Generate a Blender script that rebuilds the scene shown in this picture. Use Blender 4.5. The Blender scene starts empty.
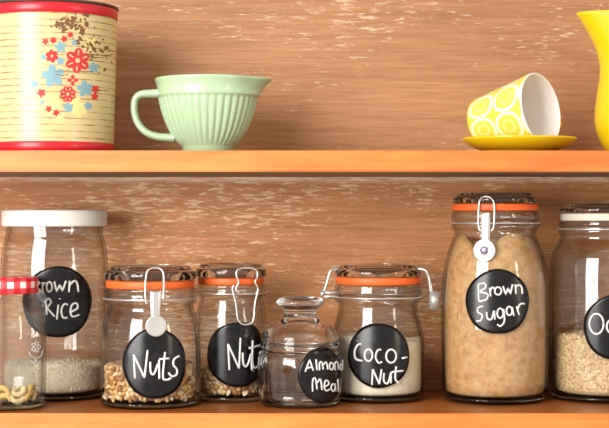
import bpy, bmesh, math, random
from mathutils import Vector, Matrix, noise
random.seed(7)
C = bpy.context.scene.collection
PI = math.pi
sc = bpy.context.scene

# ------------------------------------------------------------------ camera
D, F, CX, HY, CZ = 1.55, 1550.0, 304.5, 216.0, 0.1975
cam = bpy.data.cameras.new('camera'); co = bpy.data.objects.new('camera', cam); C.objects.link(co)
co.location = (0, -D, CZ); co.rotation_euler = (PI/2, 0, 0)
cam.sensor_width = 36; cam.lens = F/609*36; cam.shift_y = 2.0/609
cam.clip_start = 0.05
sc.camera = co

# ------------------------------------------------------------------ world, window light, exposure
w = bpy.data.worlds.new('world'); sc.world = w; w.use_nodes = True
w.node_tree.nodes['Background'].inputs[0].default_value = (1.0, 0.95, 0.89, 1)
w.node_tree.nodes['Background'].inputs[1].default_value = 0.62

def area(name, az, dist, cz, sx, sy, power, col):
    """a window pane at azimuth az (deg, from the camera side, + is right), facing the shelves"""
    l = bpy.data.lights.new(name, 'AREA'); l.shape = 'RECTANGLE'; l.size = sx; l.size_y = sy
    l.energy = power; l.color = col
    o = bpy.data.objects.new(name, l); C.objects.link(o)
    a = math.radians(az); p = Vector((math.sin(a)*dist, -math.cos(a)*dist, cz))
    o.location = p
    o.rotation_euler = (Vector((0, 0, 0.2)) - p).to_track_quat('-Z', 'Y').to_euler()
    return o
for k, az in enumerate((-44, -34, -24)):
    area('window_light', az, 2.3, 0.62, 0.36, 1.5, 20, (1.0, 0.98, 0.95))
area('side_window_light', 50, 2.3, 0.50, 0.14, 1.0, 5, (1.0, 0.85, 0.62))

vs = sc.view_settings
vs.view_transform = 'Standard'; vs.look = 'None'; vs.gamma = 1.0; vs.use_curve_mapping = False
vs.exposure = 0.42
sc.cycles.transparent_max_bounces = 48
sc.cycles.max_bounces = 14
sc.cycles.transmission_bounces = 12
sc.cycles.caustics_refractive = False
sc.cycles.caustics_reflective = False

# ------------------------------------------------------------------ materials
def lin(c):
    return tuple(((v/255)/12.92 if v/255 <= .04045 else ((v/255+.055)/1.055)**2.4) for v in c) + (1.0,)

def mat(name, rgb, rough=.5, metal=0.0, coat=0.0, spec=.5):
    m = bpy.data.materials.new(name); m.use_nodes = True
    b = m.node_tree.nodes['Principled BSDF']
    b.inputs['Base Color'].default_value = lin(rgb); b.inputs['Roughness'].default_value = rough
    b.inputs['Metallic'].default_value = metal; b.inputs['Coat Weight'].default_value = coat
    b.inputs['Specular IOR Level'].default_value = spec
    return m

class NT:
    def __init__(s, m): s.t = m.node_tree; s.b = s.t.nodes.get('Principled BSDF')
    def n(s, typ, **kw):
        nd = s.t.nodes.new(typ)
        for k, v in kw.items():
            if k.startswith('i_'): nd.inputs[k[2:].replace('_', ' ')].default_value = v
            else: setattr(nd, k, v)
        return nd
    def l(s, a, b): s.t.links.new(a, b)
    def ramp(s, src, stops):
        r = s.n('ShaderNodeValToRGB'); e = r.color_ramp.elements
        while len(e) < len(stops): e.new(.5)
        for k, (p, c) in enumerate(stops):
            e[k].position = p; e[k].color = c if len(c) == 4 else lin(c)
        s.l(src, r.inputs[0]); return r.outputs[0]
    def mix(s, f, a, b, mode='MIX'):
        m = s.n('ShaderNodeMix', data_type='RGBA', blend_type=mode)
        for v, k in ((f, 0), (a, 6), (b, 7)):
            if hasattr(v, 'links'): s.l(v, m.inputs[k])
            else: m.inputs[k].default_value = v
        return m.outputs[2]
    def math(s, op, a, b=None, c=None):
        m = s.n('ShaderNodeMath', operation=op)
        for k, v in enumerate((a, b, c)):
            if v is None: continue
            if hasattr(v, 'links'): s.l(v, m.inputs[k])
            else: m.inputs[k].default_value = v
        return m.outputs[0]
    def noise(s, vec, scale, detail=4, rough=.6, dist=0):
        nd = s.n('ShaderNodeTexNoise'); s.l(vec, nd.inputs['Vector'])
        nd.inputs['Scale'].default_value = scale; nd.inputs['Detail'].default_value = detail
        nd.inputs['Roughness'].default_value = rough; nd.inputs['Distortion'].default_value = dist
        return nd.outputs['Fac']
    def mapped(s, scale, loc=(0, 0, 0)):
        tc = s.n('ShaderNodeTexCoord'); mp = s.n('ShaderNodeMapping')
        mp.inputs['Scale'].default_value = scale; mp.inputs['Location'].default_value = loc
        s.l(tc.outputs['Object'], mp.inputs[0]); return mp.outputs[0]
    def bump(s, h, strength, dist=.001):
        b = s.n('ShaderNodeBump'); b.inputs['Strength'].default_value = strength
        b.inputs['Distance'].default_value = dist; s.l(h, b.inputs['Height']); s.l(b.outputs[0], s.b.inputs['Normal'])

W1 = (1, 1, 1, 1); K1 = (0, 0, 0, 1)

def backboard_mat():
    m = mat('weathered_backboard', (170, 115, 80), .6); t = NT(m)
    grain = t.noise(t.mapped((5, 5, 110)), 1.5, 8, .62, .25)
    broad = t.noise(t.mapped((1.4, 1, 5)), 2.2, 3, .5, .3)
    base = t.ramp(grain, [(.18, (156, 109, 72)), (.45, (180, 130, 87)), (.58, (188, 138, 94)), (.82, (200, 153, 108))])
    tone = t.ramp(broad, [(.3, (226, 218, 212)), (.7, (255, 252, 248))])
    base = t.mix(1.0, base, tone, 'MULTIPLY')
    # fine brown streaks
    fine = t.noise(t.mapped((22, 22, 520)), 1.0, 5, .7)
    f = t.ramp(fine, [(.38, (214, 208, 202)), (.55, (255, 255, 255))])
    base = t.mix(.55, base, f, 'MULTIPLY')
    # pale paint scuffs, long along the grain
    s1 = t.noise(t.mapped((60, 60, 330), (3, 0, 0)), 1.0, 5, .66, .4)
    s2 = t.noise(t.mapped((3.6, 3, 8), (1, 0, 2)), 1.3, 3, .6)
    # more wear on the board below the upper shelf
    sx = t.n('ShaderNodeSeparateXYZ'); tc = t.n('ShaderNodeTexCoord'); t.l(tc.outputs['Object'], sx.inputs[0])
    mr = t.n('ShaderNodeMapRange'); t.l(sx.outputs['Z'], mr.inputs[0])
    mr.inputs[1].default_value = .245; mr.inputs[2].default_value = .255; mr.inputs[3].default_value = .048; mr.inputs[4].default_value = 0.0
    # heavier wear high on the board, near the top of the picture
    mr2 = t.n('ShaderNodeMapRange'); t.l(sx.outputs['Z'], mr2.inputs[0])
    mr2.inputs[1].default_value = .37; mr2.inputs[2].default_value = .46; mr2.inputs[3].default_value = 0; mr2.inputs[4].default_value = .06
    v = t.math('ADD', t.math('ADD', t.math('MULTIPLY', s1, .62), t.math('MULTIPLY', s2, .38)), t.math('ADD', mr.outputs[0], mr2.outputs[0]))
    sm = t.ramp(v, [(.575, K1), (.64, (.5, .5, .5, 1)), (.74, (.8, .8, .8, 1))])
    col = t.mix(sm, base, lin((226, 206, 180)))
    # remains of pale paint along the line of the upper shelf
    pb = t.n('ShaderNodeMapRange'); t.l(sx.outputs['Z'], pb.inputs[0])
    pb.inputs[1].default_value = .2335; pb.inputs[2].default_value = .2395; pb.inputs[3].default_value = 0; pb.inputs[4].default_value = .62
    pn = t.noise(t.mapped((30, 30, 260), (9, 0, 0)), 1.0, 4, .6)
    pf_ = t.math('MULTIPLY', t.math('MULTIPLY', pb.outputs[0], t.math('LESS_THAN', sx.outputs['Z'], .243)), t.ramp(pn, [(.36, (.25, .25, .25, 1)), (.55, W1)]))
    col = t.mix(pf_, col, lin((232, 214, 192)))
    # light reddish tone on the lower board
    mr3 = t.n('ShaderNodeMapRange'); t.l(sx.outputs['Z'], mr3.inputs[0])
    mr3.inputs[1].default_value = .245; mr3.inputs[2].default_value = .25; mr3.inputs[3].default_value = 1.0; mr3.inputs[4].default_value = 0.0
    col = t.mix(mr3.outputs[0], col, t.mix(1.0, col, (1.38, 1.29, 1.16, 1), 'MULTIPLY'))
    t.l(col, t.b.inputs['Base Color']); t.bump(grain, .25, .0006)
    return m

def shelf_mat(top=False):
    m = mat('brown_pine_top' if top else 'orange_pine', (236, 160, 88), .42); t = NT(m)
    g = t.noise(t.mapped((5, 60, 60)), 1.5, 6, .6, .5)
    b = t.noise(t.mapped((2.5, 9, 9), (2, 1, 4)), 2.0, 3, .5)
    col = t.ramp(g, [(.3, (206, 118, 46)), (.5, (222, 134, 58)), (.72, (232, 150, 74))])
    col = t.mix(1.0, col, t.ramp(b, [(.3, (232, 216, 205)), (.6, (255, 255, 255))]), 'MULTIPLY')
    # small dark knots and nicks
    k = t.noise(t.mapped((55, 90, 160), (7, 2, 1)), 1.0, 2, .5)
    col = t.mix(t.ramp(k, [(.73, K1), (.78, (.6, .6, .6, 1))]), col, lin((150, 84, 44)))
    if top: col = t.mix(1.0, col, (.50, .45, .44, 1), 'MULTIPLY')  # top faces: same pine, multiplied to a darker brown than the front
    t.l(col, t.b.inputs['Base Color']); t.bump(g, .15, .0004)
    return m

def glass_mat(name, tint=(.96, .96, .95), edge=(.36, .34, .29), power=3.8, refl=1.2, rough=0.02, ior=1.5):
    """thin-walled glass: clear seen face on, darker where the sight line runs along the wall, with mirror-like sheen"""
    m = bpy.data.materials.new(name); m.use_nodes = True; t = NT(m)
    t.t.nodes.remove(t.b)
    out = t.t.nodes['Material Output']
    tr = t.n('ShaderNodeBsdfTransparent'); gl = t.n('ShaderNodeBsdfGlossy'); gl.inputs['Roughness'].default_value = rough
    lw = t.n('ShaderNodeLayerWeight'); lw.inputs[0].default_value = .5
    p = t.math('POWER', lw.outputs['Facing'], power)
    c = t.mix(p, tint + (1,), edge + (1,)); t.l(c, tr.inputs[0])
    f = t.math('MULTIPLY', t.math('MULTIPLY_ADD', t.math('POWER', lw.outputs['Facing'], 4.5), .6, .042), refl)
    mx = t.n('ShaderNodeMixShader'); t.l(f, mx.inputs[0]); t.l(tr.outputs[0], mx.inputs[1]); t.l(gl.outputs[0], mx.inputs[2])
    t.l(mx.outputs[0], out.inputs[0])
    return m

def solid_glass(name, col=(.93, .94, .9)):
    m = bpy.data.materials.new(name); m.use_nodes = True; t = NT(m)
    b = t.b; b.inputs['Base Color'].default_value = col + (1,); b.inputs['Transmission Weight'].default_value = 1
    b.inputs['Roughness'].default_value = .03; b.inputs['IOR'].default_value = 1.5
    return m

def grain_mat(name, cols, rough=.7, scale=260, bump=.3):
    m = mat(name, cols[1], rough); t = NT(m)
    n1 = t.noise(t.mapped((1, 1, 1)), scale, 4, .7)
    col = t.ramp(n1, [(.3, cols[0]), (.5, cols[1]), (.7, cols[2])])
    if len(cols) > 3:
        g = t.n('ShaderNodeNewGeometry')
        col = t.mix(.6, col, t.ramp(g.outputs['Random Per Island'], [(0, cols[3]), (.5, cols[1]), (1, cols[2])]))
    t.l(col, t.b.inputs['Base Color']); t.bump(n1, bump, .0015)
    return m

M = dict(
    back=backboard_mat(), shelf=shelf_mat(), shelftop=shelf_mat(True), shelfunder=mat('grey_brown_underside', (158, 132, 118), .8),  # shelf underside: one flat grey-brown, duller than the orange front
    glass=glass_mat('clear_jar_glass'),
    glass_panel=glass_mat('pressed_jar_glass', tint=(.955, .955, .95), edge=(.34, .33, .30), refl=2.6, power=2.6),
    lidglass=glass_mat('lid_glass', tint=(.88, .88, .86), edge=(.24, .23, .19), power=2.0, refl=1.6),
    clear=solid_glass('clear_solid_glass', (.97, .97, .95)),
    base=solid_glass('thick_base_glass', (.62, .64, .56)),
    seal=mat('orange_rubber', (240, 104, 40), .5),
    seal_white=mat('white_rubber', (226, 218, 200), .5),
    steel=mat('bright_steel_wire', (235, 233, 230), .3, .8),
    plate=mat('steel_plate', (225, 222, 220), .3, .9),
    disc=mat('pale_steel_disc', (206, 204, 200), .35, .6),
    stud=mat('violet_grey_stud', (150, 140, 165), .3, .6),
    white_lid=mat('white_enamel_lid', (232, 230, 224), .35),
    chalk=mat('white_chalk_pen', (222, 222, 220), .8),
    cream=None, red=mat('red_enamel', (200, 26, 40), .3), rim=mat('tarnished_tin_rim', (92, 70, 58), .4, .6),
    jade=mat('jade_green_glaze', (176, 204, 166), .25, 0, .4),
    yellow=mat('yellow_glaze', (230, 196, 20), .22, 0, .5),
    cupwhite=mat('white_glaze', (240, 234, 232), .3, 0, .2),
    p_red=mat('red_print', (206, 44, 44), .45), p_blue=mat('blue_print', (126, 168, 180), .45),
    p_yellow=mat('pale_yellow_print', (230, 214, 142), .45), p_rust=mat('rust_blotch', (122, 84, 52), .8),
    rice=grain_mat('rice_grain', [(222, 202, 168), (242, 228, 200), (250, 242, 222), (210, 186, 150)], .6, 150, .2),
    sugar=grain_mat('brown_sugar', [(178, 130, 82), (212, 164, 110), (224, 182, 130)], .85, 120, .5),
    coconut=grain_mat('desiccated_coconut', [(236, 222, 190), (248, 238, 212), (252, 246, 228)], .85, 300, .4),
    oats=grain_mat('rolled_oats', [(206, 164, 112), (234, 204, 158), (246, 226, 188), (190, 142, 92)], .8, 180, .3),
    crumb=grain_mat('nut_crumb', [(160, 112, 68), (206, 158, 104), (228, 188, 136), (160, 112, 70)], .8, 200, .4),
    dark=mat('print_dark', (60, 50, 48), .6),
)
def chalkboard():
    m = mat('black_chalkboard_vinyl', (14, 13, 15), .22, 0, 0, .38); t = NT(m)
    n1 = t.noise(t.mapped((1, 1, 1)), 60, 5, .7)
    t.l(t.ramp(n1, [(.45, (10, 9, 11)), (.8, (32, 29, 31))]), t.b.inputs['Base Color'])
    t.l(t.math('MULTIPLY_ADD', n1, .25, .12), t.b.inputs['Roughness'])
    return m
M['label'] = chalkboard()
def tin_mat():
    m = mat('cream_ruled_tin', (214, 192, 142), .28); t = NT(m)
    sx = t.n('ShaderNodeSeparateXYZ'); tc = t.n('ShaderNodeTexCoord'); t.l(tc.outputs['Object'], sx.inputs[0])
    fr = t.math('FRACT', t.math('DIVIDE', sx.outputs['Z'], .0066))
    line = t.math('LESS_THAN', fr, .19)
    brk = t.noise(t.mapped((60, 60, 300)), 1.0, 4, .7)
    lf = t.math('MULTIPLY', line, t.ramp(brk, [(.35, K1), (.6, W1)]))
    col = t.mix(t.math('MULTIPLY', lf, .85), lin((213, 190, 138)), lin((134, 92, 52)))
    st = t.noise(t.mapped((14, 14, 30)), 1.0, 4, .7)
    col = t.mix(t.ramp(st, [(.6, K1), (.75, (.5, .5, .5, 1))]), col, lin((206, 172, 116)))
    t.l(col, t.b.inputs['Base Color']); return m
M['cream'] = tin_mat()
def cup_mat():
    m = mat('yellow_circle_print', (240, 220, 60), .25, 0, .4); t = NT(m)
    uv = t.n('ShaderNodeUVMap'); uv.uv_map = 'UVMap'
    sx = t.n('ShaderNodeSeparateXYZ'); t.l(uv.outputs[0], sx.inputs[0])
    a = t.math('SUBTRACT', t.math('FRACT', t.math('MULTIPLY_ADD', sx.outputs[0], 7, .72)), .5)
    b = t.math('SUBTRACT', t.math('FRACT', t.math('MULTIPLY_ADD', sx.outputs[1], 2.1, .0)), .5)
    d = t.math('POWER', t.math('ADD', t.math('POWER', t.math('ABSOLUTE', a), 2.4), t.math('POWER', t.math('ABSOLUTE', b), 2.4)), 1/2.4)
    Y = lin((234, 208, 78)); Wt = lin((240, 234, 206)); P = lin((238, 220, 130))
    r = t.n('ShaderNodeValToRGB'); r.color_ramp.interpolation = 'CONSTANT'; e = r.color_ramp.elements
    st = [(0, Y), (.15, P), (.25, Y), (.27, Y), (.36, P), (.385, Wt), (.49, Y)]
    while len(e) < len(st): e.new(.5)
    for k, (p, c) in enumerate(st): e[k].position = p; e[k].color = c
    t.l(d, r.inputs[0]); t.l(r.outputs[0], t.b.inputs['Base Color']); return m
M['cup'] = cup_mat()
def check_mat():
    m = mat('red_gingham', (210, 30, 40), .35); t = NT(m)
    uv = t.n('ShaderNodeUVMap'); uv.uv_map = 'UVMap'
    sx = t.n('ShaderNodeSeparateXYZ'); t.l(uv.outputs[0], sx.inputs[0])
    a = t.math('LESS_THAN', t.math('FRACT', t.math('MULTIPLY', sx.outputs[0], 15)), .5)
    b = t.math('LESS_THAN', t.math('FRACT', t.math('MULTIPLY', sx.outputs[1], 2.0)), .5)
    s = t.math('MULTIPLY', t.math('ADD', a, b), .5)
    t.l(t.ramp(s, [(0, (246, 236, 230)), (.5, (232, 70, 76)), (1, (205, 18, 34))]), t.b.inputs['Base Color']); return m
M['gingham'] = check_mat()

# ------------------------------------------------------------------ geometry helpers
def obj(name, bm, m, parent=None, smooth=True, rec=True):
    me = bpy.data.meshes.new(name)
    if rec: bmesh.ops.recalc_face_normals(bm, faces=bm.faces)
    bm.to_mesh(me); bm.free()
    for mm in (m if isinstance(m, (list, tuple)) else [m]): me.materials.append(mm)
    if smooth: me.polygons.foreach_set('use_smooth', [True]*len(me.polygons))
    o = bpy.data.objects.new(name, me); C.objects.link(o)
    if parent: o.parent = parent
    return o
def tag(o, label, cat=None, group=None, kind=None):
    o['label'] = label
    if cat: o['category'] = cat
    if group: o['group'] = group
    if kind: o['kind'] = kind
    return o
def thing(name, label, cat, loc, group=None):
    o = bpy.data.objects.new(name, None); C.objects.link(o); o.location = loc; o.empty_display_size = .03
    return tag(o, label, cat, group)

def box_bm(x0, x1, y0, y1, z0, z1, bev=.0015):
    bm = bmesh.new(); bmesh.ops.create_cube(bm, size=1)
    for v in bm.verts:
        v.co = Vector((x0+(v.co.x+.5)*(x1-x0), y0+(v.co.y+.5)*(y1-y0), z0+(v.co.z+.5)*(z1-z0)))
    if bev: bmesh.ops.bevel(bm, geom=bm.edges[:], offset=bev, segments=2, affect='EDGES')
    return bm

def lathe(prof, n=96, closed=False, rf=None, uv=False, bm=None):
    """prof: (r, z) list; r==0 ends are poles; closed joins last to first. rf(theta, r, z, k) -> r. theta 0 faces the camera."""
    bm = bm or bmesh.new(); rings = []
    for k, (r, z) in enumerate(prof):
        if r <= 1e-7: rings.append([bm.verts.new((0, 0, z))]); continue
        ring = []
        for i in range(n):
            th = 2*PI*i/n; q = rf(th, r, z, k) if rf else r
            if isinstance(q, tuple): q, zz = q
            else: zz = z
            ring.append(bm.verts.new((q*math.sin(th), -q*math.cos(th), zz)))
        rings.append(ring)
    lay = bm.loops.layers.uv.new('UVMap') if uv else None
    m = len(rings); pairs = [(k, k+1) for k in range(m-1)] + ([(m-1, 0)] if closed else [])
    for a, b in pairs:
        A, B = rings[a], rings[b]
        if len(A) == 1 and len(B) == 1: continue
        for i in range(n):
            j = (i+1) % n
            if len(A) == 1: f = bm.faces.new((A[0], B[j], B[i])); cs = [(i+.5, a), (i+1, b), (i, b)]
            elif len(B) == 1: f = bm.faces.new((A[i], A[j], B[0])); cs = [(i, a), (i+1, a), (i+.5, b)]
            else: f = bm.faces.new((A[i], A[j], B[j], B[i])); cs = [(i, a), (i+1, a), (i+1, b), (i, b)]
            if lay:
                for lp, (u, v) in zip(f.loops, cs): lp[lay].uv = (u/n, uv[v] if isinstance(uv, list) else v/(m-1))
    return bm

def smooth_poly(pts, sub=6, closed=False):
    P = [Vector(p) for p in pts]; n = len(P)
    if n < 3: return P
    out = []
    rng = range(n if closed else n-1)
    for i in rng:
        g = lambda k: P[k % n] if closed else P[max(0, min(n-1, k))]
        p0, p1, p2, p3 = g(i-1), g(i), g(i+1), g(i+2)
        for s in range(sub):
            t = s/sub
            out.append(.5*((2*p1)+(p2-p0)*t+(2*p0-5*p1+4*p2-p3)*t*t+(3*p1-p0-3*p2+p3)*t**3))
    if not closed: out.append(P[-1])
    return out

def tube(bm, pts, r, n=8, closed=False, rs=None, flat=None):
    """tube along 3D pts; flat=(vector, factor) squashes the section along that vector"""
    P = [Vector(p) for p in pts]; m = len(P); rings = []
    up = None
    for i in range(m):
        a = P[(i-1) % m] if closed or i > 0 else P[i]; b = P[(i+1) % m] if closed or i < m-1 else P[i]
        t = (b-a).normalized()
        if up is None:
            up = Vector((0, 0, 1)) if abs(t.z) < .9 else Vector((1, 0, 0))
        side = t.cross(up)
        if side.length < 1e-6: side = t.orthogonal()
        side.normalize(); up = side.cross(t).normalized()
        rr = rs[i] if rs else r
        ring = []
        for k in range(n):
            an = 2*PI*k/n; d = side*math.cos(an)*rr + up*math.sin(an)*rr
            if flat: fv = flat[0]; d = d - fv*(d.dot(fv))*(1-flat[1])
            ring.append(bm.verts.new(P[i]+d))
        rings.append(ring)
    for i in range(m if closed else m-1):
        A, B = rings[i], rings[(i+1) % m]
        for k in range(n): bm.faces.new((A[k], A[(k+1) % n], B[(k+1) % n], B[k]))
    if not closed:
        bm.faces.new(rings[0][::-1]); bm.faces.new(rings[-1])
    return bm

def interp(prof, z):
    """outer radius at height z; prof sorted by z"""
    if z <= prof[0][1]: return prof[0][0]
    for (r0, z0), (r1, z1) in zip(prof, prof[1:]):
        if z <= z1: return r0 + (r1-r0)*(z-z0)/max(z1-z0, 1e-9)
    return prof[-1][0]

class Frame:
    """a round thing standing at the photo column px, its axis at depth y"""
    def __init__(s, px, y, z0=0.0):
        s.s = (D+y)/F; s.px = px; s.y = y; s.z0 = z0
        s.loc = Vector(((px-CX)*s.s, y, z0))
    def z(s, py): return CZ-(py-HY)*s.s-s.z0
    def prof(s, pts):
        """(half width px, py) -> (r, z); py may be ('z', metres)"""
        return [(r*s.s, (q[1] if isinstance(q, tuple) else s.z(q))) for r, q in pts]
    def hit(s, px, py, R):
        """where the sight line to (px, py) meets the thing's round wall; returns (theta, z)"""
        dx, dz = (px-CX)/F, -(py-HY)/F
        o = Vector((0-s.loc.x, -D-s.loc.y)); rr = R(0.05) if callable(R) else R
        for _ in range(6):
            a = dx*dx+1; b = 2*(o.x*dx+o.y); c = o.x**2+o.y**2-rr*rr
            q = max(b*b-4*a*c, 0); t = (-b-math.sqrt(q))/(2*a)
            X, Y = o.x+dx*t, o.y+t; z = CZ+dz*t-s.z0
            if callable(R): rr = R(z)
        return math.atan2(X, -Y), z

def cyl(th, r, z): return Vector((r*math.sin(th), -r*math.cos(th), z))

def glass_jar(fr, outer, wall=.0028, floor=.006, mt=None, rf=None, n=96, parent=None, name='glass_body'):
    """outer: (r,z) from the foot up to the mouth. Solid lathe with thickness; thick floor."""
    prof = [(0, .0025), (outer[0][0]*.7, .002)] + outer
    inner = []
    for r, z in reversed(outer):
        if z > floor+.002: inner.append((r-wall, z))
    r_in = interp(outer, floor+.006)-wall
    inner += [(r_in-.0015, floor+.003), (r_in-.006, floor), (0, floor)]
    return obj(name, lathe(prof+inner, n, rf=rf), mt or M['glass'], parent)

def sticker(parent, fr, R, cpx, cpy, rad, lettering, origin, scale, stroke=.00125, lab=None, warp=.02, name='label'):
    stroke *= .86
    th0, z0 = fr.hit(cpx, cpy, R)
    if isinstance(cpx, (int, float)) and parent.get('th0') is not None: th0 = parent['th0']
    R0 = R(z0); bm = bmesh.new(); nr, na = 10, 56; T = .0004
    rows = []
    for k in range(nr+1):
        rho = rad*k/nr
        if k == 0:
            rows.append([bm.verts.new(cyl(th0, R(z0)+T, z0))]); continue
        row = []
        for i in range(na):
            a = 2*PI*i/na; wv = 1+warp*math.sin(2*a+cpx)+.5*warp*math.sin(5*a+cpy)
            th = th0+rho*wv*math.cos(a)/R0; z = z0+rho*wv*math.sin(a)
            row.append(bm.verts.new(cyl(th, R(z)+T, z)))
        rows.append(row)
    edge = []
    for i in range(na):
        a = 2*PI*i/na; wv = 1+warp*math.sin(2*a+cpx)+.5*warp*math.sin(5*a+cpy)
        th = th0+rad*wv*math.cos(a)/R0; z = z0+rad*wv*math.sin(a)
        edge.append(bm.verts.new(cyl(th, R(z)+.00005, z)))
    rows.append(edge)
    for k in range(len(rows)-1):
        A, B = rows[k], rows[k+1]
        for i in range(na):
            j = (i+1) % na
            bm.faces.new((A[0], B[i], B[j]) if len(A) == 1 else (A[i], B[i], B[j], A[j]))
    o = obj(name, bm, M['label'], parent)
    if lab: o['label'] = lab
    bm = bmesh.new()
    for st in lettering:
        pts = st
        if st and st[0] == 'o':
            _, x, y, rx, ry = st
            pts = [(x+rx*math.cos(a*PI/8), y+ry*math.sin(a*PI/8)) for a in range(17)]
            pl = [Vector((p[0], p[1], 0)) for p in pts]
        elif st and st[0] == 'l': pl = [Vector((p[0], p[1], 0)) for p in st[1:]]
        else: pl = smooth_poly([(p[0], p[1], 0) for p in pts], 5)
        # keep corners crisp but follow the wall: subdivide straight runs
        out = []
        for a, b in zip(pl, pl[1:]):
            m = max(1, int((b-a).length/scale/2.0))
            out += [a.lerp(b, k/m) for k in range(m)]
        out.append(pl[-1])
        P = []
        for q in out:
            px, py = origin[0]+q.x/scale, origin[1]+q.y/scale
            th, z = fr.hit(px, py, lambda zz: R(zz)+T)
            if 'shift' in parent.keys(): th += parent['shift']
            P.append(cyl(th, R(z)+T+.00015, z))
        tube(bm, P, stroke, 6)
    obj('lettering', bm, M['chalk'], o)
    return o, th0, z0

def content(fr, R_in, z0, ztop, name, m, label, cat, amp=.003, freq=30, seed=0, tilt=0.0, extra=None, kind='stuff', n=72):
    """a mass of dry food filling the inside of a jar; its top is uneven"""
    top = lambda x, y: ztop + tilt*x + amp*noise.noise(Vector((x*freq+seed, y*freq, seed)))*1.6
    bm = bmesh.new(); rings = [[bm.verts.new((0, 0, z0))]]
    r0 = R_in(z0+.004)
    rings.append([bm.verts.new(cyl(2*PI*i/n, r0-.006, z0)) for i in range(n)])
    K = 16
    for k in range(K+1):
        ring = []
        for i in range(n):
            th = 2*PI*i/n; p = cyl(th, R_in(ztop), 0); zt = top(p.x, p.y)
            z = (z0+.003)+(zt-z0-.003)*k/K; rr = R_in(z)
            ring.append(bm.verts.new(cyl(th, rr, z)))
        rings.append(ring)
    for q in (.93, .8, .6, .4, .2):
        ring = []
        for i in range(n):
            th = 2*PI*i/n; p = cyl(th, R_in(ztop)*q, 0); ring.append(bm.verts.new((p.x, p.y, top(p.x, p.y))))
        rings.append(ring)
    rings.append([bm.verts.new((0, 0, top(0, 0)))])
    for A, B in zip(rings, rings[1:]):
        for i in range(n):
            j = (i+1) % n
            if len(A) == 1: bm.faces.new((A[0], B[j], B[i]))
            elif len(B) == 1: bm.faces.new((A[i], A[j], B[0]))
            else: bm.faces.new((A[i], A[j], B[j], B[i]))
    if extra: extra(bm, top)
    o = obj(name, bm, m); o.location = fr.loc
    tag(o, label, cat, None, kind)
    return o, top

def blob(bm, co, rx, ry, rz, rot, seg=6, rings=3):
    """small ellipsoid"""
    vs_ = []; m = Matrix.Translation(co) @ rot.to_matrix().to_4x4()
    top = bm.verts.new(m @ Vector((0, 0, rz))); bot = bm.verts.new(m @ Vector((0, 0, -rz)))
    for k in range(1, rings):
        ph = PI*k/rings
        vs_.append([bm.verts.new(m @ Vector((rx*math.sin(ph)*math.cos(2*PI*i/seg), ry*math.sin(ph)*math.sin(2*PI*i/seg), rz*math.cos(ph)))) for i in range(seg)])
    for i in range(seg):
        j = (i+1) % seg
        bm.faces.new((top, vs_[0][i], vs_[0][j])); bm.faces.new((bot, vs_[-1][j], vs_[-1][i]))
        for a, b in zip(vs_, vs_[1:]): bm.faces.new((a[i], b[i], b[j], a[j]))

# ------------------------------------------------------------------ setting
o = obj('wall_back', box_bm(-.62, .62, .212, .228, -.12, .62, 0), M['back'], smooth=False); o['kind'] = 'structure'
UZ = 0.263
fm = mat('floor_boards', (170, 140, 110), .5)
o = obj('floor', box_bm(-2.6, 2.6, -3.4, .228, -1.14, -1.1, 0), fm, smooth=False); o['kind'] = 'structure'
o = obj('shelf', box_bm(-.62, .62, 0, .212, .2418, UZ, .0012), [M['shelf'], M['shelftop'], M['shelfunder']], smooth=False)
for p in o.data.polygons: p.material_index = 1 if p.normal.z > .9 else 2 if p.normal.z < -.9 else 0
tag(o, 'upper orange pine shelf board carrying the tin, bowl, cup and jug', 'shelf')
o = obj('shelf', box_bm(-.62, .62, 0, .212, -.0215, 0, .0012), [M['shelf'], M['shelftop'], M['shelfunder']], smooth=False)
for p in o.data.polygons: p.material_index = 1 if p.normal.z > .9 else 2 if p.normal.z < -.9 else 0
tag(o, 'lower orange pine shelf board carrying the row of glass jars', 'shelf')

# ------------------------------------------------------------------ clip-top jars
def clip_lid(parent, fr, r, z_seal0, z_seal1, z_top, seal_r, sealm, dark_r=None):
    """rubber ring + glass lid with rim and gently domed top"""
    obj('rubber_seal', lathe([(seal_r-.005, z_seal0), (seal_r-.0008, z_seal0), (seal_r, z_seal0+.001), (seal_r, z_seal1-.001), (seal_r-.0008, z_seal1), (seal_r-.005, z_seal1)], 96, closed=True), sealm, parent)
    h = z_top-z_seal1
    P = [(0, z_seal1+h*.45), (r*.72, z_seal1+h*.42), (r*.80, z_seal1+.0004), (r*.97, z_seal1+.0004), (r, z_seal1+.0016), (r, z_seal1+h*.42), (r*.985, z_seal1+h*.6),
         (r*.93, z_seal1+h*.70), (r*.90, z_seal1+h*.72), (r*.88, z_seal1+h*.9), (r*.84, z_top), (r*.78, z_top), (r*.70, z_top-h*.12), (0, z_top-h*.18)]
    return obj('lid', lathe(P, 96), M['clear'], parent)

def neck_wire(parent, r, z, rad=.0008):
    bm = bmesh.new()
    tube(bm, [cyl(2*PI*i/72, r, z) for i in range(72)], rad, 8, closed=True)
    return obj('neck_wire', bm, M['steel'], parent)

def loop_on(parent, fr, R, pts, rad=.0011, off=.0018, name='wire_clasp', closed=False, sub=6):
    """wire bent along photo points that hug the wall of the jar at radius R(z)+off"""
    bm = bmesh.new(); P = []
    for q in smooth_poly([(p[0], p[1], p[2] if len(p) > 2 else 0) for p in pts], sub, closed):
        th, z = fr.hit(q.x, q.y, lambda zz: R(zz)+off+q.z); P.append(cyl(th, R(z)+off+q.z, z))
    tube(bm, P, rad, 8, closed)
    return obj(name, bm, M['steel'], parent)

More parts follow.
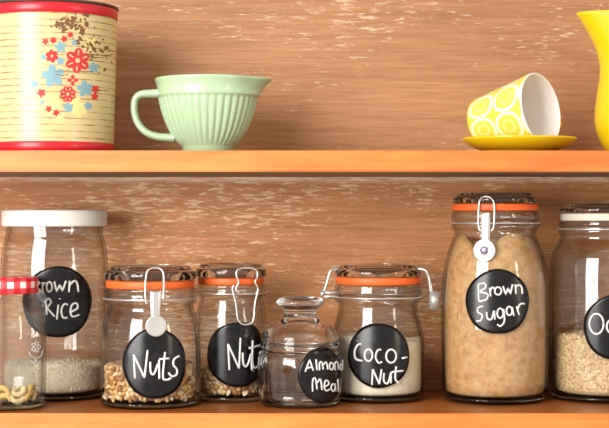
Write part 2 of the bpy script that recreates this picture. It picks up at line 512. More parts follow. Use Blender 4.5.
def disc_on(parent, fr, R, px, py, rad, m, name, off=.004, th=.0012, stud=None):
    t, z = fr.hit(px, py, lambda zz: R(zz)+off); c = cyl(t, R(z)+off, z)
    rot = Matrix.Translation(c) @ Matrix.Rotation(t, 4, 'Z') @ Matrix.Rotation(PI/2, 4, 'X')
    bm = lathe([(0, 0), (rad*.97, 0), (rad, .0003), (rad, th), (rad*.94, th+.0004), (rad*.8, th+.0002), (0, th+.0002)], 40)
    bm.transform(rot)
    o = obj(name, bm, m, parent)
    if stud:
        bm = lathe([(0, th), (stud*1.3, th), (stud*1.3, th+.0010), (stud, th+.0014), (stud*.7, th+.0020), (0, th+.0022)], 24); bm.transform(rot)
        s = obj('stud', bm, M['stud'], o)
    return o

def strap_on(parent, fr, R, px, py0, py1, hw0, hw1, off=.0035, th=.0010, name='lever'):
    """flat metal lever hanging down the front: half widths in px"""
    bm = bmesh.new(); L = []; K = 10
    for k in range(K+1):
        q = k/K; py = py0+(py1-py0)*q; hw = (hw0+(hw1-hw0)*q)*fr.s
        t, z = fr.hit(px, py, lambda zz: R(zz)+off); rr = R(z)+off
        c = cyl(t, rr, z); sd = Vector((math.cos(t), math.sin(t), 0)); nn = Vector((math.sin(t), -math.cos(t), 0))
        L.append([bm.verts.new(c-sd*hw), bm.verts.new(c-sd*hw*.5+nn*th), bm.verts.new(c+sd*hw*.5+nn*th), bm.verts.new(c+sd*hw), bm.verts.new(c+sd*hw*.9-nn*th*.6), bm.verts.new(c-sd*hw*.9-nn*th*.6)])
    for A, B in zip(L, L[1:]):
        for i in range(6): bm.faces.new((A[i], A[(i+1) % 6], B[(i+1) % 6], B[i]))
    bm.faces.new(L[0]); bm.faces.new(L[-1][::-1])
    return obj(name, bm, M['plate'], parent, smooth=False)

def base_ring(parent, r, z1, m=None):
    """thick glass heel of the jar seen as a dark band"""
    return obj('base', lathe([(0, 0), (r*.93, 0), (r*.985, .0012), (r, .004), (r, z1)] + [(r*.6, z1+.0004), (0, z1+.0004)], 96), m or M['base'], parent)

def build_jar(name, label, cat, fr, outer_px, group=None, wall=.0028, heel=.0055, rf=None, mt=None):
    t = thing(name, label, cat, fr.loc, group)
    outer = fr.prof(outer_px)
    rb = outer[0][0]
    # heel as solid glass, body above it
    hb = [(r, z) for r, z in outer if z >= heel+.0006]
    r_at = interp(outer, heel+.0006)
    body = [(r_at-.0012, heel+.0006), (r_at, heel+.0007)] + hb
    inner = [(r-wall, z) for r, z in reversed(hb)] + [(r_at-wall, heel+.0040), (r_at-wall-.003, heel+.0016), (0, heel+.0016)]
    obj('glass_body', lathe([(0, heel+.0006)] + body + inner, 96, rf=rf), mt or M['glass'], t)
    hp = [(0, 0.0015), (rb*.80, .0012), (rb*.86, 0), (rb*.95, 0)] + [(r, z) for r, z in outer if 0.0003 < z < heel] + [(r_at, heel), (r_at*.9, heel+.0002), (0, heel+.0002)]
    obj('base', lathe(hp, 96, rf=rf), M['base'], t)
    R = lambda z: interp(outer, z)
    Rin = lambda z: interp(outer, max(z, heel+.006))-wall-.0004
    return t, R, Rin, heel+.0020

Z = lambda v: ('z', v)

# --- Nuts, first jar
f = Frame(150.5, .077)
t1, R, Rin, zf = build_jar('clip_top_jar', 'wide squat clip-top jar with "Nuts" label and hanging round latch disc', 'jar', f,
    [(45, Z(0)), (47.5, Z(.001)), (49.6, Z(.004)), (50.3, Z(.010)), (50.6, 375), (50.2, 350), (49.2, 334), (47.6, 322), (45.6, 315), (43.4, 310), (42.4, 307), (42.6, 304), (45.2, 302.5), (46, 300), (46, 296), (44.2, 294), (45.6, 292), (46.3, 290), (46.2, 288.6), (45, 287.8)])
sticker(t1, f, R, 155.3, 363.5, .0352, [
    ('l', (88, 165), (95, 297)), ('l', (88, 165), (148, 293)), ('l', (148, 293), (165, 140)),
    [(180, 205), (182, 262), (200, 272), (222, 215)], [(228, 195), (230, 300)],
    [(262, 150), (250, 285), (268, 305), (295, 295)], [(228, 190), (285, 185)],
    [(340, 172), (312, 190), (308, 222), (326, 245), (325, 275), (300, 285), (280, 265)]], (118, 325), 5.56, .00135)
clip_lid(t1, f, 45.5*f.s, f.z(287.6), f.z(280), f.z(265.5), 44.2*f.s, M['seal'])
neck_wire(t1, 47*f.s, f.z(298.0))
Rl = lambda z: 46.2*f.s
loop_on(t1, f, Rl, [(147, 304, .002), (145.6, 300, .002), (145.2, 285, .002), (147, 272, .001), (151, 268.5, -.001), (155, 268, -.002), (160, 268.8, -.001), (163.2, 273, .001), (163.8, 285, .002), (163.2, 300, .002)], .0009)
strap_on(t1, f, Rl, 155.5, 292, 322, 5.2, 3.8, .004)
disc_on(t1, f, Rl, 156, 326, .0108, M['disc'], 'latch_disc', .0045)
N1 = (f, Rin, zf)

# --- Nuts, second jar
f = Frame(231, .121)
t2, R, Rin, zf = build_jar('clip_top_jar', 'narrow clip-top jar with "Nut" label half hidden behind the knobbed jar', 'jar', f,
    [(30, Z(0)), (32.5, Z(.001)), (34.3, Z(.004)), (35, Z(.010)), (35.2, 370), (35.2, 330), (35, 316), (34, 308), (32.4, 303), (31.6, 300), (31.6, 297), (34, 295.5), (34.8, 293), (34.8, 290), (33.4, 288.5), (34.6, 287), (34.8, 285), (34.2, 284)])
t2['th0'] = math.radians(15)
sticker(t2, f, R, 240, 354.5, .0350, [
    ('l', (132, 165), (140, 315)), ('l', (132, 165), (195, 305)), ('l', (195, 305), (203, 130)),
    [(215, 215), (220, 280), (240, 290), (262, 225)], [(262, 220), (268, 315)],
    [(272, 145), (270, 250), (278, 300), (296, 296)], [(250, 190), (318, 172)],
    [(326, 205), (312, 222), (322, 250), (308, 280)]], (205, 315), 5.71, .00135)
del t2['th0']
clip_lid(t2, f, 35.4*f.s, f.z(283.8), f.z(277), f.z(263.5), 33.2*f.s, M['seal'])
neck_wire(t2, 35.8*f.s, f.z(292.5))
Rl2 = lambda z: 35*f.s
loop_on(t2, f, Rl2, [(239, 293, .002), (236, 289, .002), (238.5, 282, .002), (236.5, 276, .002), (237.5, 270, .001), (246, 268, -.001), (255.5, 269.5, .001), (257.5, 276, .002), (255, 282, .002), (258, 289, .002), (255.5, 294, .002)], .0009)
loop_on(t2, f, Rl2, [(234, 285, .003), (232.5, 290, .003), (236, 305, .003), (237.5, 318, .003), (241, 323.5, .003), (246.5, 324.5, .003), (251.5, 323, .003), (253.8, 317, .003), (255, 303, .003), (258, 290, .003), (256.5, 285, .003)], .0009, name='wire_lever')
N2 = (f, Rin, zf)

# --- knobbed jar (almond meal), eight pressed panels
f = Frame(300, .0745)
def panels(th, r, z, k):
    if z < .006 or z > .044 or r < .02: return r
    a = (math.degrees(th)+25) % 45; d = abs(a if a < 22.5 else a-45)
    e = 1/(1+math.exp((d-15.5)*1.1)); v = min(1, (z-.006)/.004, (.044-z)/.005)
    return r-.0016*e*v
ta, R, Rin, zf = build_jar('candy_jar', 'small pressed glass jar with knobbed dome lid and "Almond meal" label', 'jar', f,
    [(36, Z(0)), (38.5, Z(.001)), (40.2, Z(.004)), (41, Z(.007))] + [(41.2+1.4*k/10, Z(.007+.0034*k)) for k in range(11)] + [(42, 357), (40.6, 354), (38.6, 352), (38.4, 350)],
    rf=panels, mt=M['clear'], wall=.0034)
ta['th0'] = math.radians(36)
sticker(ta, f, R, 323, 375.5, .0296, [
    ('l', (62, 195), (90, 120), (112, 188)), ('l', (70, 172), (108, 165)), ('l', (128, 118), (135, 185)),
    [(150, 185), (150, 142), (164, 136), (172, 180)], [(172, 152), (190, 136), (200, 180)], ('o', 222, 160, 12, 22),
    [(243, 185), (243, 142), (258, 136), (264, 180)], ('o', 279, 165, 6, 18), ('l', (288, 120), (290, 180)),
    [(108, 315), (108, 247), (125, 236), (135, 302)], [(135, 262), (155, 240), (165, 305)],
    [(180, 285), (205, 270), (200, 250), (185, 250), (178, 285), (190, 310), (212, 300)],
    ('o', 232, 290, 12, 22), ('l', (243, 266), (248, 312)), ('l', (260, 240), (263, 315))], (295, 340), 6.11, .0011)
del ta['th0']
lp = f.prof([(0, 351.5), (33.5, 351.5), (34, 348.6), (38.6, 348.2), (40.2, 346.5), (40.2, 343), (38.2, 341), (39.2, 339), (39.0, 336), (37.8, 333), (34.5, 329), (29, 324.5), (22.5, 320.5), (17.5, 317.5), (15.6, 314), (15.8, 311), (18.5, 307.5), (22.4, 305.5), (23.8, 303), (23.6, 301), (21.5, 298.8), (16, 296.6), (8, 295.6), (0, 295.4)])
ip = f.prof([(0, 319), (10, 321.5), (18, 325), (26, 329.5), (31, 334), (33, 339), (33, 344), (31.5, 350)])
lo = obj('lid', lathe(lp[1:] + list(ip), 96, closed=True), M['clear'], ta)

# --- coconut jar
f = Frame(378, .1235)
tc, R, Rin, zf = build_jar('clip_top_jar', 'clip-top jar of white coconut with "Coco-Nut" label and clasp at its right', 'jar', f,
    [(40, Z(0)), (43, Z(.001)), (45.2, Z(.004)), (46.2, Z(.011)), (46.6, 375), (46.6, 350), (46, 338), (44.4, 328), (41.8, 319), (40, 312), (39.4, 306), (39.4, 303), (42.4, 301), (43.2, 298), (40.6, 296.5), (43.2, 295), (43.8, 290), (42.6, 288), (43, 286), (42.4, 284)])
sticker(tc, f, R, 378.8, 355.7, .0345, [
    [(105, 155), (85, 160), (68, 195), (75, 235), (110, 245)], ('o', 142, 215, 21, 32), [(210, 185), (190, 190), (180, 225), (195, 255), (215, 250)],
    ('o', 263, 220, 27, 36), ('l', (320, 232), (348, 225)),
    ('l', (160, 375), (165, 290)), ('l', (165, 290), (200, 370)), ('l', (200, 370), (212, 290)),
    [(225, 310), (225, 355), (245, 365), (260, 315)], ('l', (262, 305), (262, 365)), [(290, 275), (285, 340), (305, 365)], ('l', (266, 305), (328, 298))], (342, 315), 5.35, .0013)
clip_lid(tc, f, 43*f.s, f.z(283.8), f.z(276.5), f.z(264.5), 41.8*f.s, M['seal'])
neck_wire(tc, 44.3*f.s, f.z(296.5))
r_ = 44*f.s
def side_wire(sgn, name, zs, x0, zt):
    bm = bmesh.new()
    for dy in (-.010, .010):
        tube(bm, smooth_poly([(sgn*(r_-.006), dy*.6, f.z(268)), (sgn*(r_+.003), dy, f.z(270)), (sgn*(r_+.006), dy, f.z(276)), (sgn*(r_+.009), dy, f.z(286)), (sgn*(r_+.012), dy*.8, f.z(zs))], 5), .0013, 8)
    tube(bm, [(sgn*(r_-.006), -.006, f.z(268)), (sgn*(r_-.006), .006, f.z(268))], .0010, 8)
    tube(bm, [(sgn*(r_+.012), -.009, f.z(zs)), (sgn*(r_+.012), .009, f.z(zs))], .0016, 8)
    return obj(name, bm, M['steel'], tc)
side_wire(1, 'wire_clasp', 300, 0, 0); side_wire(-1, 'hinge_wire', 292, 0, 0)
bm = bmesh.new()
for zz in (292, 296):
    tube(bm, [(-(r_+.012), -.011, f.z(zz)), (-(r_+.004), -.011, f.z(zz)), (-(r_-.004), -.011, f.z(zz))], .0016, 8)
tube(bm, [(-(r_+.0125), -.013, f.z(293)), (-(r_+.0125), .011, f.z(293))], .0028, 10)
obj('hinge_knob', bm, M['steel'], tc)
bm = box_bm(r_+.0072, r_+.0185, -.0125, -.009, f.z(309), f.z(291), .0012)
bm.transform(Matrix.Translation((0, 0, 0)))
obj('clasp_plate', bm, M['disc'], tc)
fc = f; RinC = Rin; zfc = zf

# --- brown sugar jar
f = Frame(495, .1165)
tb, R, Rin, zf = build_jar('clip_top_jar', 'tall clip-top jar filled with brown sugar, "Brown Sugar" label and steel latch disc', 'jar', f,
    [(45, Z(0)), (48.5, Z(.001)), (51, Z(.004)), (52, Z(.010)), (52.8, 380), (53.6, 350), (53.8, 320), (53.5, 295), (52.4, 278), (50, 262), (46.6, 250), (43, 241), (41, 236), (40.6, 231), (43, 229), (43.6, 225), (41.4, 222.5), (43.4, 220), (43.8, 216), (42.6, 213), (42.4, 211)])
sticker(tb, f, R, 497.7, 301.6, .0343, [
    ('l', (88, 110), (90, 208)), [(88, 110), (122, 104), (130, 128), (98, 152), (140, 165), (134, 196), (92, 208)],
    ('l', (152, 130), (158, 180)), [(155, 152), (166, 128), (180, 134)], ('o', 200, 148, 19, 22),
    ('l', (228, 120), (243, 168), (257, 132), (270, 165), (283, 110)), ('l', (298, 110), (302, 165)), [(299, 128), (318, 114), (333, 126), (338, 165)],
    [(115, 235), (88, 243), (85, 268), (110, 285), (102, 315), (78, 320)], [(135, 268), (140, 305), (163, 308), (176, 262)], ('l', (178, 260), (182, 312)),
    ('o', 212, 275, 17, 28), [(231, 250), (236, 318), (215, 348), (195, 338)], ('o', 264, 262, 16, 25), ('l', (280, 240), (290, 290)),
    ('l', (305, 235), (320, 285)), [(311, 252), (325, 224), (350, 220)]], (463, 265), 5.7, .0012)
clip_lid(tb, f, 42*f.s, f.z(210.8), f.z(204), f.z(193), 43.2*f.s, M['seal'])
neck_wire(tb, 44.6*f.s, f.z(223))
Rlb = lambda z: 43.6*f.s
loop_on(tb, f, Rlb, [(481, 231, .002), (478.6, 227, .002), (478.4, 212, .002), (479.5, 201, .001), (482, 197.5, -.001), (485.5, 196.6, -.002), (490, 197.5, -.001), (493.6, 202, .001), (494.4, 212, .002), (493.6, 227, .002), (491, 231, .002)], .0009)
strap_on(tb, f, Rlb, 485.5, 217, 242, 4.6, 4.2, .004)
disc_on(tb, f, Rlb, 484.6, 250.5, .0118, M['disc'], 'latch_disc', .0045, stud=.0036)
fb = f; RinB = Rin; zfb = zf

# --- oats jar
f = Frame(605, .130)
to, R, Rin, zf = build_jar('clip_top_jar', 'clip-top jar of rolled oats with pale seal at the right edge of frame', 'jar', f,
    [(46, Z(0)), (50, Z(.001)), (53, Z(.004)), (54.4, Z(.011)), (55, 375), (55, 340), (55, 300), (54.8, 275), (54, 262), (51.5, 252), (47.5, 244), (45, 239), (44.2, 236), (46, 233), (46.4, 230), (44.4, 228), (46, 226), (46, 223), (44.8, 221)])
to['th0'] = math.radians(1.5)
sticker(to, f, R, 616.5, 327, .0352, [
    ('o', 115, 208, 38, 55), ('o', 192, 222, 22, 34), ('l', (214, 190), (218, 258)),
    ('l', (246, 150), (250, 255)), ('l', (225, 185), (272, 182)), [(305, 190), (282, 200), (284, 222), (304, 235), (300, 256), (280, 256)]], (575, 285), 5.35, .0013)
del to['th0']
clip_lid(to, f, 45*f.s, f.z(220.8), f.z(213.5), f.z(203.5), 44*f.s, M['seal_white'])
neck_wire(to, 47*f.s, f.z(229))
Rlo = lambda z: 46*f.s
bm = bmesh.new()
tube(bm, smooth_poly([(.050, -.008, f.z(232)), (.052, -.008, f.z(215)), (.046, -.007, f.z(206)), (.044, 0, f.z(205)), (.046, .007, f.z(206)), (.052, .008, f.z(215)), (.050, .008, f.z(232))], 5), .001, 8)
obj('wire_clasp', bm, M['steel'], to)
fo = f; RinO = Rin; zfo = zf

# --- brown rice jar with white screw lid
f = Frame(54.5, .1475)
tr, R, Rin, zf = build_jar('screw_top_jar', 'tall wide jar with flat white lid and "Brown Rice" label', 'jar', f,
    [(46, Z(0)), (49, Z(.001)), (51.6, Z(.004)), (52.8, Z(.010)), (53.2, 380), (53.4, 340), (53.4, 290), (53.2, 268), (52.4, 254), (50.8, 244), (48.8, 237), (47.6, 233), (47.6, 230), (47.8, 226), (47.8, 214)])
sticker(tr, f, R, 58, 302, .0385, [
    ('l', (28, 105), (30, 170)), [(28, 105), (48, 115), (32, 135), (52, 155), (30, 170)],
    ('l', (62, 112), (64, 165)), [(64, 132), (70, 118), (78, 116)], ('o', 97, 135, 14, 25),
    ('l', (123, 108), (133, 158), (150, 125), (163, 155), (182, 105)), ('l', (200, 105), (196, 162)), [(199, 128), (222, 105), (238, 120), (243, 160)],
    ('l', (78, 200), (85, 275)), [(70, 215), (92, 194), (106, 212), (85, 240)], ('l', (85, 240), (125, 285)),
    ('l', (143, 225), (135, 300)), ('l', (150, 192), (150, 198)),
    [(190, 225), (172, 222), (158, 250), (165, 288), (188, 290)],
    [(205, 262), (238, 242), (235, 218), (212, 225), (203, 260), (215, 285), (248, 275)]], (30, 260), 5.03, .0013)
def knurl(th, r, z, k): return r+(.00022*math.sin(th*110) if 2 <= k <= 5 else 0)
rz = 52*f.s
obj('lid', lathe([(rz*.95, f.z(226)), (rz*.99, f.z(226.2)), (rz, f.z(225)), (rz, f.z(222)), (rz, f.z(214)), (rz*.995, f.z(211.6)), (rz*.985, f.z(210.6)), (rz*.95, f.z(210)), (0, f.z(210)), (0, f.z(212)), (rz*.95, f.z(212.5))], 330, closed=False, rf=knurl), M['white_lid'], tr)
frr = f; RinR = Rin; zfr = zf

# --- small cashew jar with gingham lid
f = Frame(6.5, .053)
tg, R, Rin, zf = build_jar('jam_jar', 'small jar of cashews with red and white gingham lid at left edge', 'jar', f,
    [(33, Z(0)), (36, Z(.001)), (38, Z(.004)), (38.8, Z(.010)), (39.2, 380), (39.6, 350), (39.4, 330), (38.4, 317), (36, 307), (32.5, 300), (29.6, 296), (29, 293), (29, 281)])
rz = 31.5*f.s
bm = lathe([(rz*.94, f.z(293)), (rz*.99, f.z(293)), (rz, f.z(292)), (rz, f.z(286)), (rz, f.z(279.6)), (rz*.985, f.z(278)), (rz*.95, f.z(277)), (rz*.5, f.z(276.8)), (0, f.z(276.8))], 96, uv=[0, .02, .05, .3, .55, .6, .7, 1.3, 2.2])
obj('lid', bm, M['gingham'], tg)
# embossed white scroll print on the right of the wall
bm = bmesh.new()
scroll = [[(36+3*math.cos(k*1.2566)+1.6*math.cos(a*PI/4), 347+3.6*math.sin(k*1.2566)+1.6*math.sin(a*PI/4)) for a in range(9)] for k in range(5)]
scroll += [[(29, 352), (31, 356), (35, 358)], [(43, 350), (41, 356), (37, 358)], [(36, 358), (36, 364)], [(31, 361), (34, 363.5), (36, 367)], [(41, 361), (38.5, 363.5), (36, 367)]]
for pts in scroll:
    P = []
    for q in smooth_poly([(p[0], p[1], 0) for p in pts], 5):
        th, z = f.hit(q.x, q.y, lambda zz: R(zz)+.0002); P.append(cyl(th, R(z)+.0002, z))
    tube(bm, P, .0004, 6)
obj('scroll_print', bm, M['chalk'], tg)['label'] = 'white scroll print on the glass'
fg = f; RinG = Rin; zfg = zf

# ------------------------------------------------------------------ what is in the jars
def side_grains(R_in, z0, count, fn, inset=.0008, seed=1, thr=(-1.7, 1.7)):
    def ex(bm, top):
        rn = random.Random(seed)
        for _ in range(count):
            th = rn.uniform(*thr); p = cyl(th, R_in(.03), 0); zt = top(p.x, p.y)
            if rn.random() < .78:
                z = rn.uniform(z0+.0045, zt); c = cyl(th, R_in(z)-inset, z)
            else:
                q = math.sqrt(rn.random())*.95; x, y = p.x*q, p.y*q; c = Vector((x, y, top(x, y)+.0004))
            fn(bm, c, rn, th)
    return ex
from mathutils import Euler, Quaternion
def rice_grain(bm, c, rn, th):
    rot = Euler((rn.uniform(-.3, .3), rn.uniform(0, PI), th+rn.uniform(-.3, .3)))
    blob(bm, c, .0009, .0009, .0028, rot, 5, 4)
def oat_flake(bm, c, rn, th):
    rot = Euler((PI/2+rn.uniform(-.5, .5), rn.uniform(-.5, .5), th+rn.uniform(-.5, .5)))
    s = rn.uniform(.8, 1.35)
    blob(bm, c, .0030*s, .0024*s, .0007, rot, 7, 3)
content(frr, lambda z: RinR(z)-.0018, zfr, frr.z(362), 'brown_rice', M['rice'], 'pale brown rice heaped in the bottom of the white-lidded jar', 'rice', .004, 30, 3,
        extra=side_grains(lambda z: RinR(z)-.0016, zfr, 3200, rice_grain, .0002, 4))
content(fb, lambda z: RinB(z)-.0006, zfb, fb.z(240), 'brown_sugar', M['sugar'], 'brown sugar filling the tall clip-top jar almost to its neck', 'sugar', .012, 30, 11)
content(fc, lambda z: RinC(z)-.0006, zfc, fc.z(337), 'coconut_flakes', M['coconut'], 'white desiccated coconut filling two thirds of its jar', 'coconut', .006, 30, 5, tilt=-.08)
content(fo, lambda z: RinO(z)-.0034, zfo, fo.z(334), 'rolled_oats', M['oats'], 'pale rolled oats half filling the jar at the right edge', 'oats', .004, 30, 8,
        extra=side_grains(lambda z: RinO(z)-.0030, zfo, 2300, oat_flake, .0, 6))

# chopped nuts: single pieces against the glass, crumbs between and behind them
nutm = [mat('nut_'+n_, c_, .6) for n_, c_ in (('tan', (232, 194, 142)), ('pale', (244, 222, 180)), ('brown', (176, 118, 68)), ('gold', (226, 178, 112)))]
def nut_mesh(k):
    rn = random.Random(40+k); bm = bmesh.new(); bmesh.ops.create_icosphere(bm, subdivisions=2, radius=.0034)
    for v in bm.verts:
        d = v.co.normalized(); v.co *= 1+.45*noise.noise(d*1.6+Vector((k*3.1, 0, 0)))
        v.co.x *= 1.15; v.co.z *= .85
    # one or two cut faces
    for _ in range(2):
        nrm = Vector((rn.uniform(-1, 1), rn.uniform(-1, 1), rn.uniform(-1, 1))).normalized()
        for v in bm.verts:
            e = v.co.dot(nrm)-.0019
            if e > 0: v.co -= nrm*e
    o = obj('chopped_nut', bm, nutm[k % 4]); return o
protos = [nut_mesh(k) for k in range(8)]
used = [False]*8
def put_nut(loc, rn, label, group):
    k = rn.randrange(8)
    if used[k]: o = protos[k].copy(); C.objects.link(o)
    else: o = protos[k]; used[k] = True
    o.location = loc; o.rotation_euler = (rn.uniform(0, 6), rn.uniform(0, 6), rn.uniform(0, 6))
    o.scale = (rn.uniform(.65, 1.3), rn.uniform(.65, 1.25), rn.uniform(.5, .95))
    tag(o, label, 'nut', group)
def nuts(fr, Rin, z0, ztop, lab_th, lab_z, lab_r, label, group, crumb_label, seed, th0, th1, tilt=0):
    rn = random.Random(seed); step = .0056
    content(fr, lambda z: Rin(z)-.0050, z0, ztop-.0015, 'nut_crumbs', M['crumb'], crumb_label, 'nuts', .002, 40, seed)
    R0 = Rin(.03)-.0034; row = 0; z = z0+.0028
    while z < ztop+.002:
        m = int((th1-th0)*R0/step)
        for i in range(m):
            th = th0+(i+.5*(row % 2)+.25)*step/R0+rn.uniform(-.03, .03)
            zz = z+rn.uniform(-.0004, .0010)
            if z > ztop-.002+tilt*math.sin(th)+.003*noise.noise(Vector((th*2, seed, 0))): continue
            du = (th-lab_th)*R0; dz = zz-lab_z
            if math.hypot(du, dz) < lab_r-.0045: continue
            rr = Rin(max(zz, .012))-.0034
            put_nut(fr.loc+cyl(th, rr, zz), rn, label, group)
        z += .0050; row += 1
f1, Ri1, z1 = N1; f2, Ri2, z2 = N2
nuts(f1, Ri1, z1, f1.z(361), math.radians(5.5), f1.z(361), .0352, 'chopped nut piece in the wide jar whose round latch disc hangs down', 'chopped nuts in the wide clip-top jar',
     'brown nut crumbs between the pieces in the wide Nuts jar', 21, -1.35, 1.35)
nuts(f2, Ri2, z2, f2.z(364), math.radians(15), f2.z(353), .0350, 'chopped nut piece in the narrow jar behind the knobbed jar', 'chopped nuts in the narrow clip-top jar',
     'brown nut crumbs between the pieces in the narrow Nuts jar', 33, -1.3, 1.25)

# cashews
cashm = [mat('cashew_cream', (238, 214, 160), .5), mat('cashew_gold', (228, 190, 116), .5)]
def cashew_mesh(k):
    bm = bmesh.new(); P = []; rs = []
    for i in range(13):
        q = i/12; a = math.radians(-105+210*q)
        P.append((.0072*math.sin(a), 0, .0060*math.cos(a)-.002)); rs.append(.0038*(math.sin(PI*(.12+.80*q))**.6)*(1.12-.3*q))
    tube(bm, P, 0, 10, rs=rs)
    bmesh.ops.subdivide_edges(bm, edges=[], cuts=0)
    return obj('cashew', bm, cashm[k])
cp = [cashew_mesh(0), cashew_mesh(1)]; cu = [False, False]
rn = random.Random(5); cz0 = zfg
spots = []
for th in (-72, -46, -20, 6, 32, 58, 84): spots.append((math.radians(th), RinG(.01)-.0070, .0052, 1))
for th in (-60, -28, 4, 36, 68): spots.append((math.radians(th), RinG(.01)-.0075, .0128, 2))
for th in (-60, 0, 60, 120, 180, 240): spots.append((math.radians(th), .0135, .0070, 0))
for k, (th, rr, zz, row) in enumerate(spots):
    i = k % 2
    if cu[i]: o = cp[i].copy(); C.objects.link(o)
    else: o = cp[i]; cu[i] = True
    o.location = fg.loc+cyl(th, rr, cz0+zz-.001)
    o.rotation_euler = (rn.uniform(-.35, .35), rn.uniform(-.5, .5)+(PI if k % 3 == 1 else 0), th)
    o.scale = (.86,)*3
    tag(o, 'pale curved cashew in the bottom of the gingham-lidded jar', 'cashew', 'cashews in the gingham-lidded jar')

# ------------------------------------------------------------------ upper shelf: tin
f = Frame(50.5, .078, UZ)
tt = thing('biscuit_tin', 'round cream tin with red bands and red and blue flower print', 'tin', f.loc)
zt = f.z(8); rt0, rt1 = 62.8*f.s, 66.5*f.s
rt_ = lambda z: rt0+(rt1-rt0)*max(0, min(1, z/zt))
rt = rt1
g = f.z(139.5); h_ = f.z(15.5)
obj('tin_body', lathe([(0, .001), (rt0*.96, .001), (rt0*.96, 0), (rt0-.0004, 0), (rt0, .001), (rt_(.004), .004), (rt_(zt-.004), zt-.004), (rt1, zt-.002), (rt1-.001, zt-.0008), (rt1-.002, zt-.003), (rt0-.002, .003), (0, .003)], 128), M['cream'], tt)
bm = lathe([(rt0+.0001, .0008), (rt0+.0005, .0012), (rt_(.0098)+.0005, .0098), (rt_(.0098)+.0001, .0102)], 128, closed=True)
obj('bottom_band', bm, M['red'], tt)
bm = lathe([(rt_(zt-.013)+.0001, zt-.013), (rt_(zt-.013)+.0005, zt-.0126), (rt1+.0005, zt-.003), (rt1+.0001, zt-.0026)], 128, closed=True)
obj('top_band', bm, M['red'], tt)
bm = bmesh.new(); tube(bm, [cyl(2*PI*i/96, rt, zt-.001) for i in range(96)], .0016, 10, closed=True)
obj('rim', bm, M['rim'], tt)
# printed flowers: thin raised-ink patches that follow the wall
bm = bmesh.new()
def patch(cx, cy, rx, ry, ang, mi, lift, n=12, wob=0.0):
    """printed spot on the tin wall"""
    RT = lambda z: rt_(z)+lift
    V = []
    for i in range(n):
        a = 2*PI*i/n; r1 = 1+wob*random.uniform(-1, 1)
        x = rx*math.cos(a)*r1; y = ry*math.sin(a)*r1
        th, z = f.hit(cx+x*math.cos(ang)-y*math.sin(ang), cy+x*math.sin(ang)+y*math.cos(ang), RT)
        V.append(bm.verts.new(cyl(th, RT(z), z)))
    th, z = f.hit(cx, cy, RT); c = bm.verts.new(cyl(th, RT(z), z))
    for i in range(n):
        fc_ = bm.faces.new((c, V[i], V[(i+1) % n])); fc_.material_index = mi
def flower(zx, zy, zr, mi, petals=5, lift=.00012, eye=None, ph=0.3):
    X, Y, R_ = 20+zx/4.074, 20+zy/4.074, zr/4.074*1.0
    for k in range(petals):
        a = ph+2*PI*k/petals
        patch(X+R_*.58*math.cos(a), Y+R_*.58*math.sin(a), R_*.42, R_*.34, a, mi, lift+.00002*k)
        if R_ > 7 and mi == 0:
            patch(X+R_*.62*math.cos(a), Y+R_*.62*math.sin(a), R_*.24, R_*.06, a, 4, lift+.0002, 8)
    patch(X, Y, R_*.2, R_*.2, 0, eye if eye is not None else mi, lift+.0002, 8)
for x, y, r in ((80, 190, 34), (130, 335, 40), (240, 365, 34), (165, 402, 22), (60, 225, 22), (225, 335, 26), (290, 95, 26)): flower(x, y, r, 2, 5, .00006)
for x, y, r in ((135, 228, 48), (165, 110, 24), (165, 167, 18), (265, 280, 34), (197, 356, 22), (57, 260, 18), (300, 195, 24), (278, 350, 18), (95, 150, 15), (222, 92, 14), (90, 335, 10)): flower(x, y, r, 1, 5, .00012, ph=.8)
for x, y, r, p in ((235, 165, 52, 6), (130, 147, 27, 6), (103, 87, 14, 5), (136, 82, 14, 5), (180, 77, 14, 5), (205, 60, 13, 5), (215, 245, 22, 4), (195, 302, 34, 8), (87, 297, 18, 5), (308, 282, 18, 5), (305, 312, 16, 5), (117, 362, 14, 5), (147, 378, 14, 5)): flower(x, y, r, 0, p, .0002, 4 if r > 20 else None, ph=.2+x)
rn = random.Random(3)
for _ in range(150):
    q = rn.random()
    if q < .5: X, Y = rn.gauss(205, 32), rn.gauss(18, 22)
    elif q < .62: X, Y = rn.gauss(155, 16), rn.gauss(20, 10)
    else:
        u = rn.random(); X, Y = 230+u*130+rn.gauss(0, 16), 55+u*95+rn.gauss(0, 34)
    s = abs(rn.gauss(0, 1.0))+.45
    patch(20+X/4.074, 20+Y/4.074, s*1.2, s*.8, rn.uniform(0, 3), 3, .0003, 7, .35)
for zy, x0, x1 in ((142, 110, 385), (152, 300, 360), (208, 150, 300), (288, 300, 380), (225, 140, 210)):
    x = x0
    while x < x1:
        patch(20+x/4.074, 20+(zy+rn.uniform(-3, 3))/4.074, rn.uniform(1.5, 3.2), .4, 0, 3, .00025, 6, .3); x += rn.uniform(9, 22)
fp = obj('flower_print', bm, [M['p_red'], M['p_blue'], M['p_yellow'], M['p_rust'], M['cream']], tt, smooth=False)
sm_ = fp.modifiers.new('ink', 'SOLIDIFY'); sm_.thickness = .00008; sm_.offset = -1
fp['label'] = 'red and blue flower print with rust blotches'

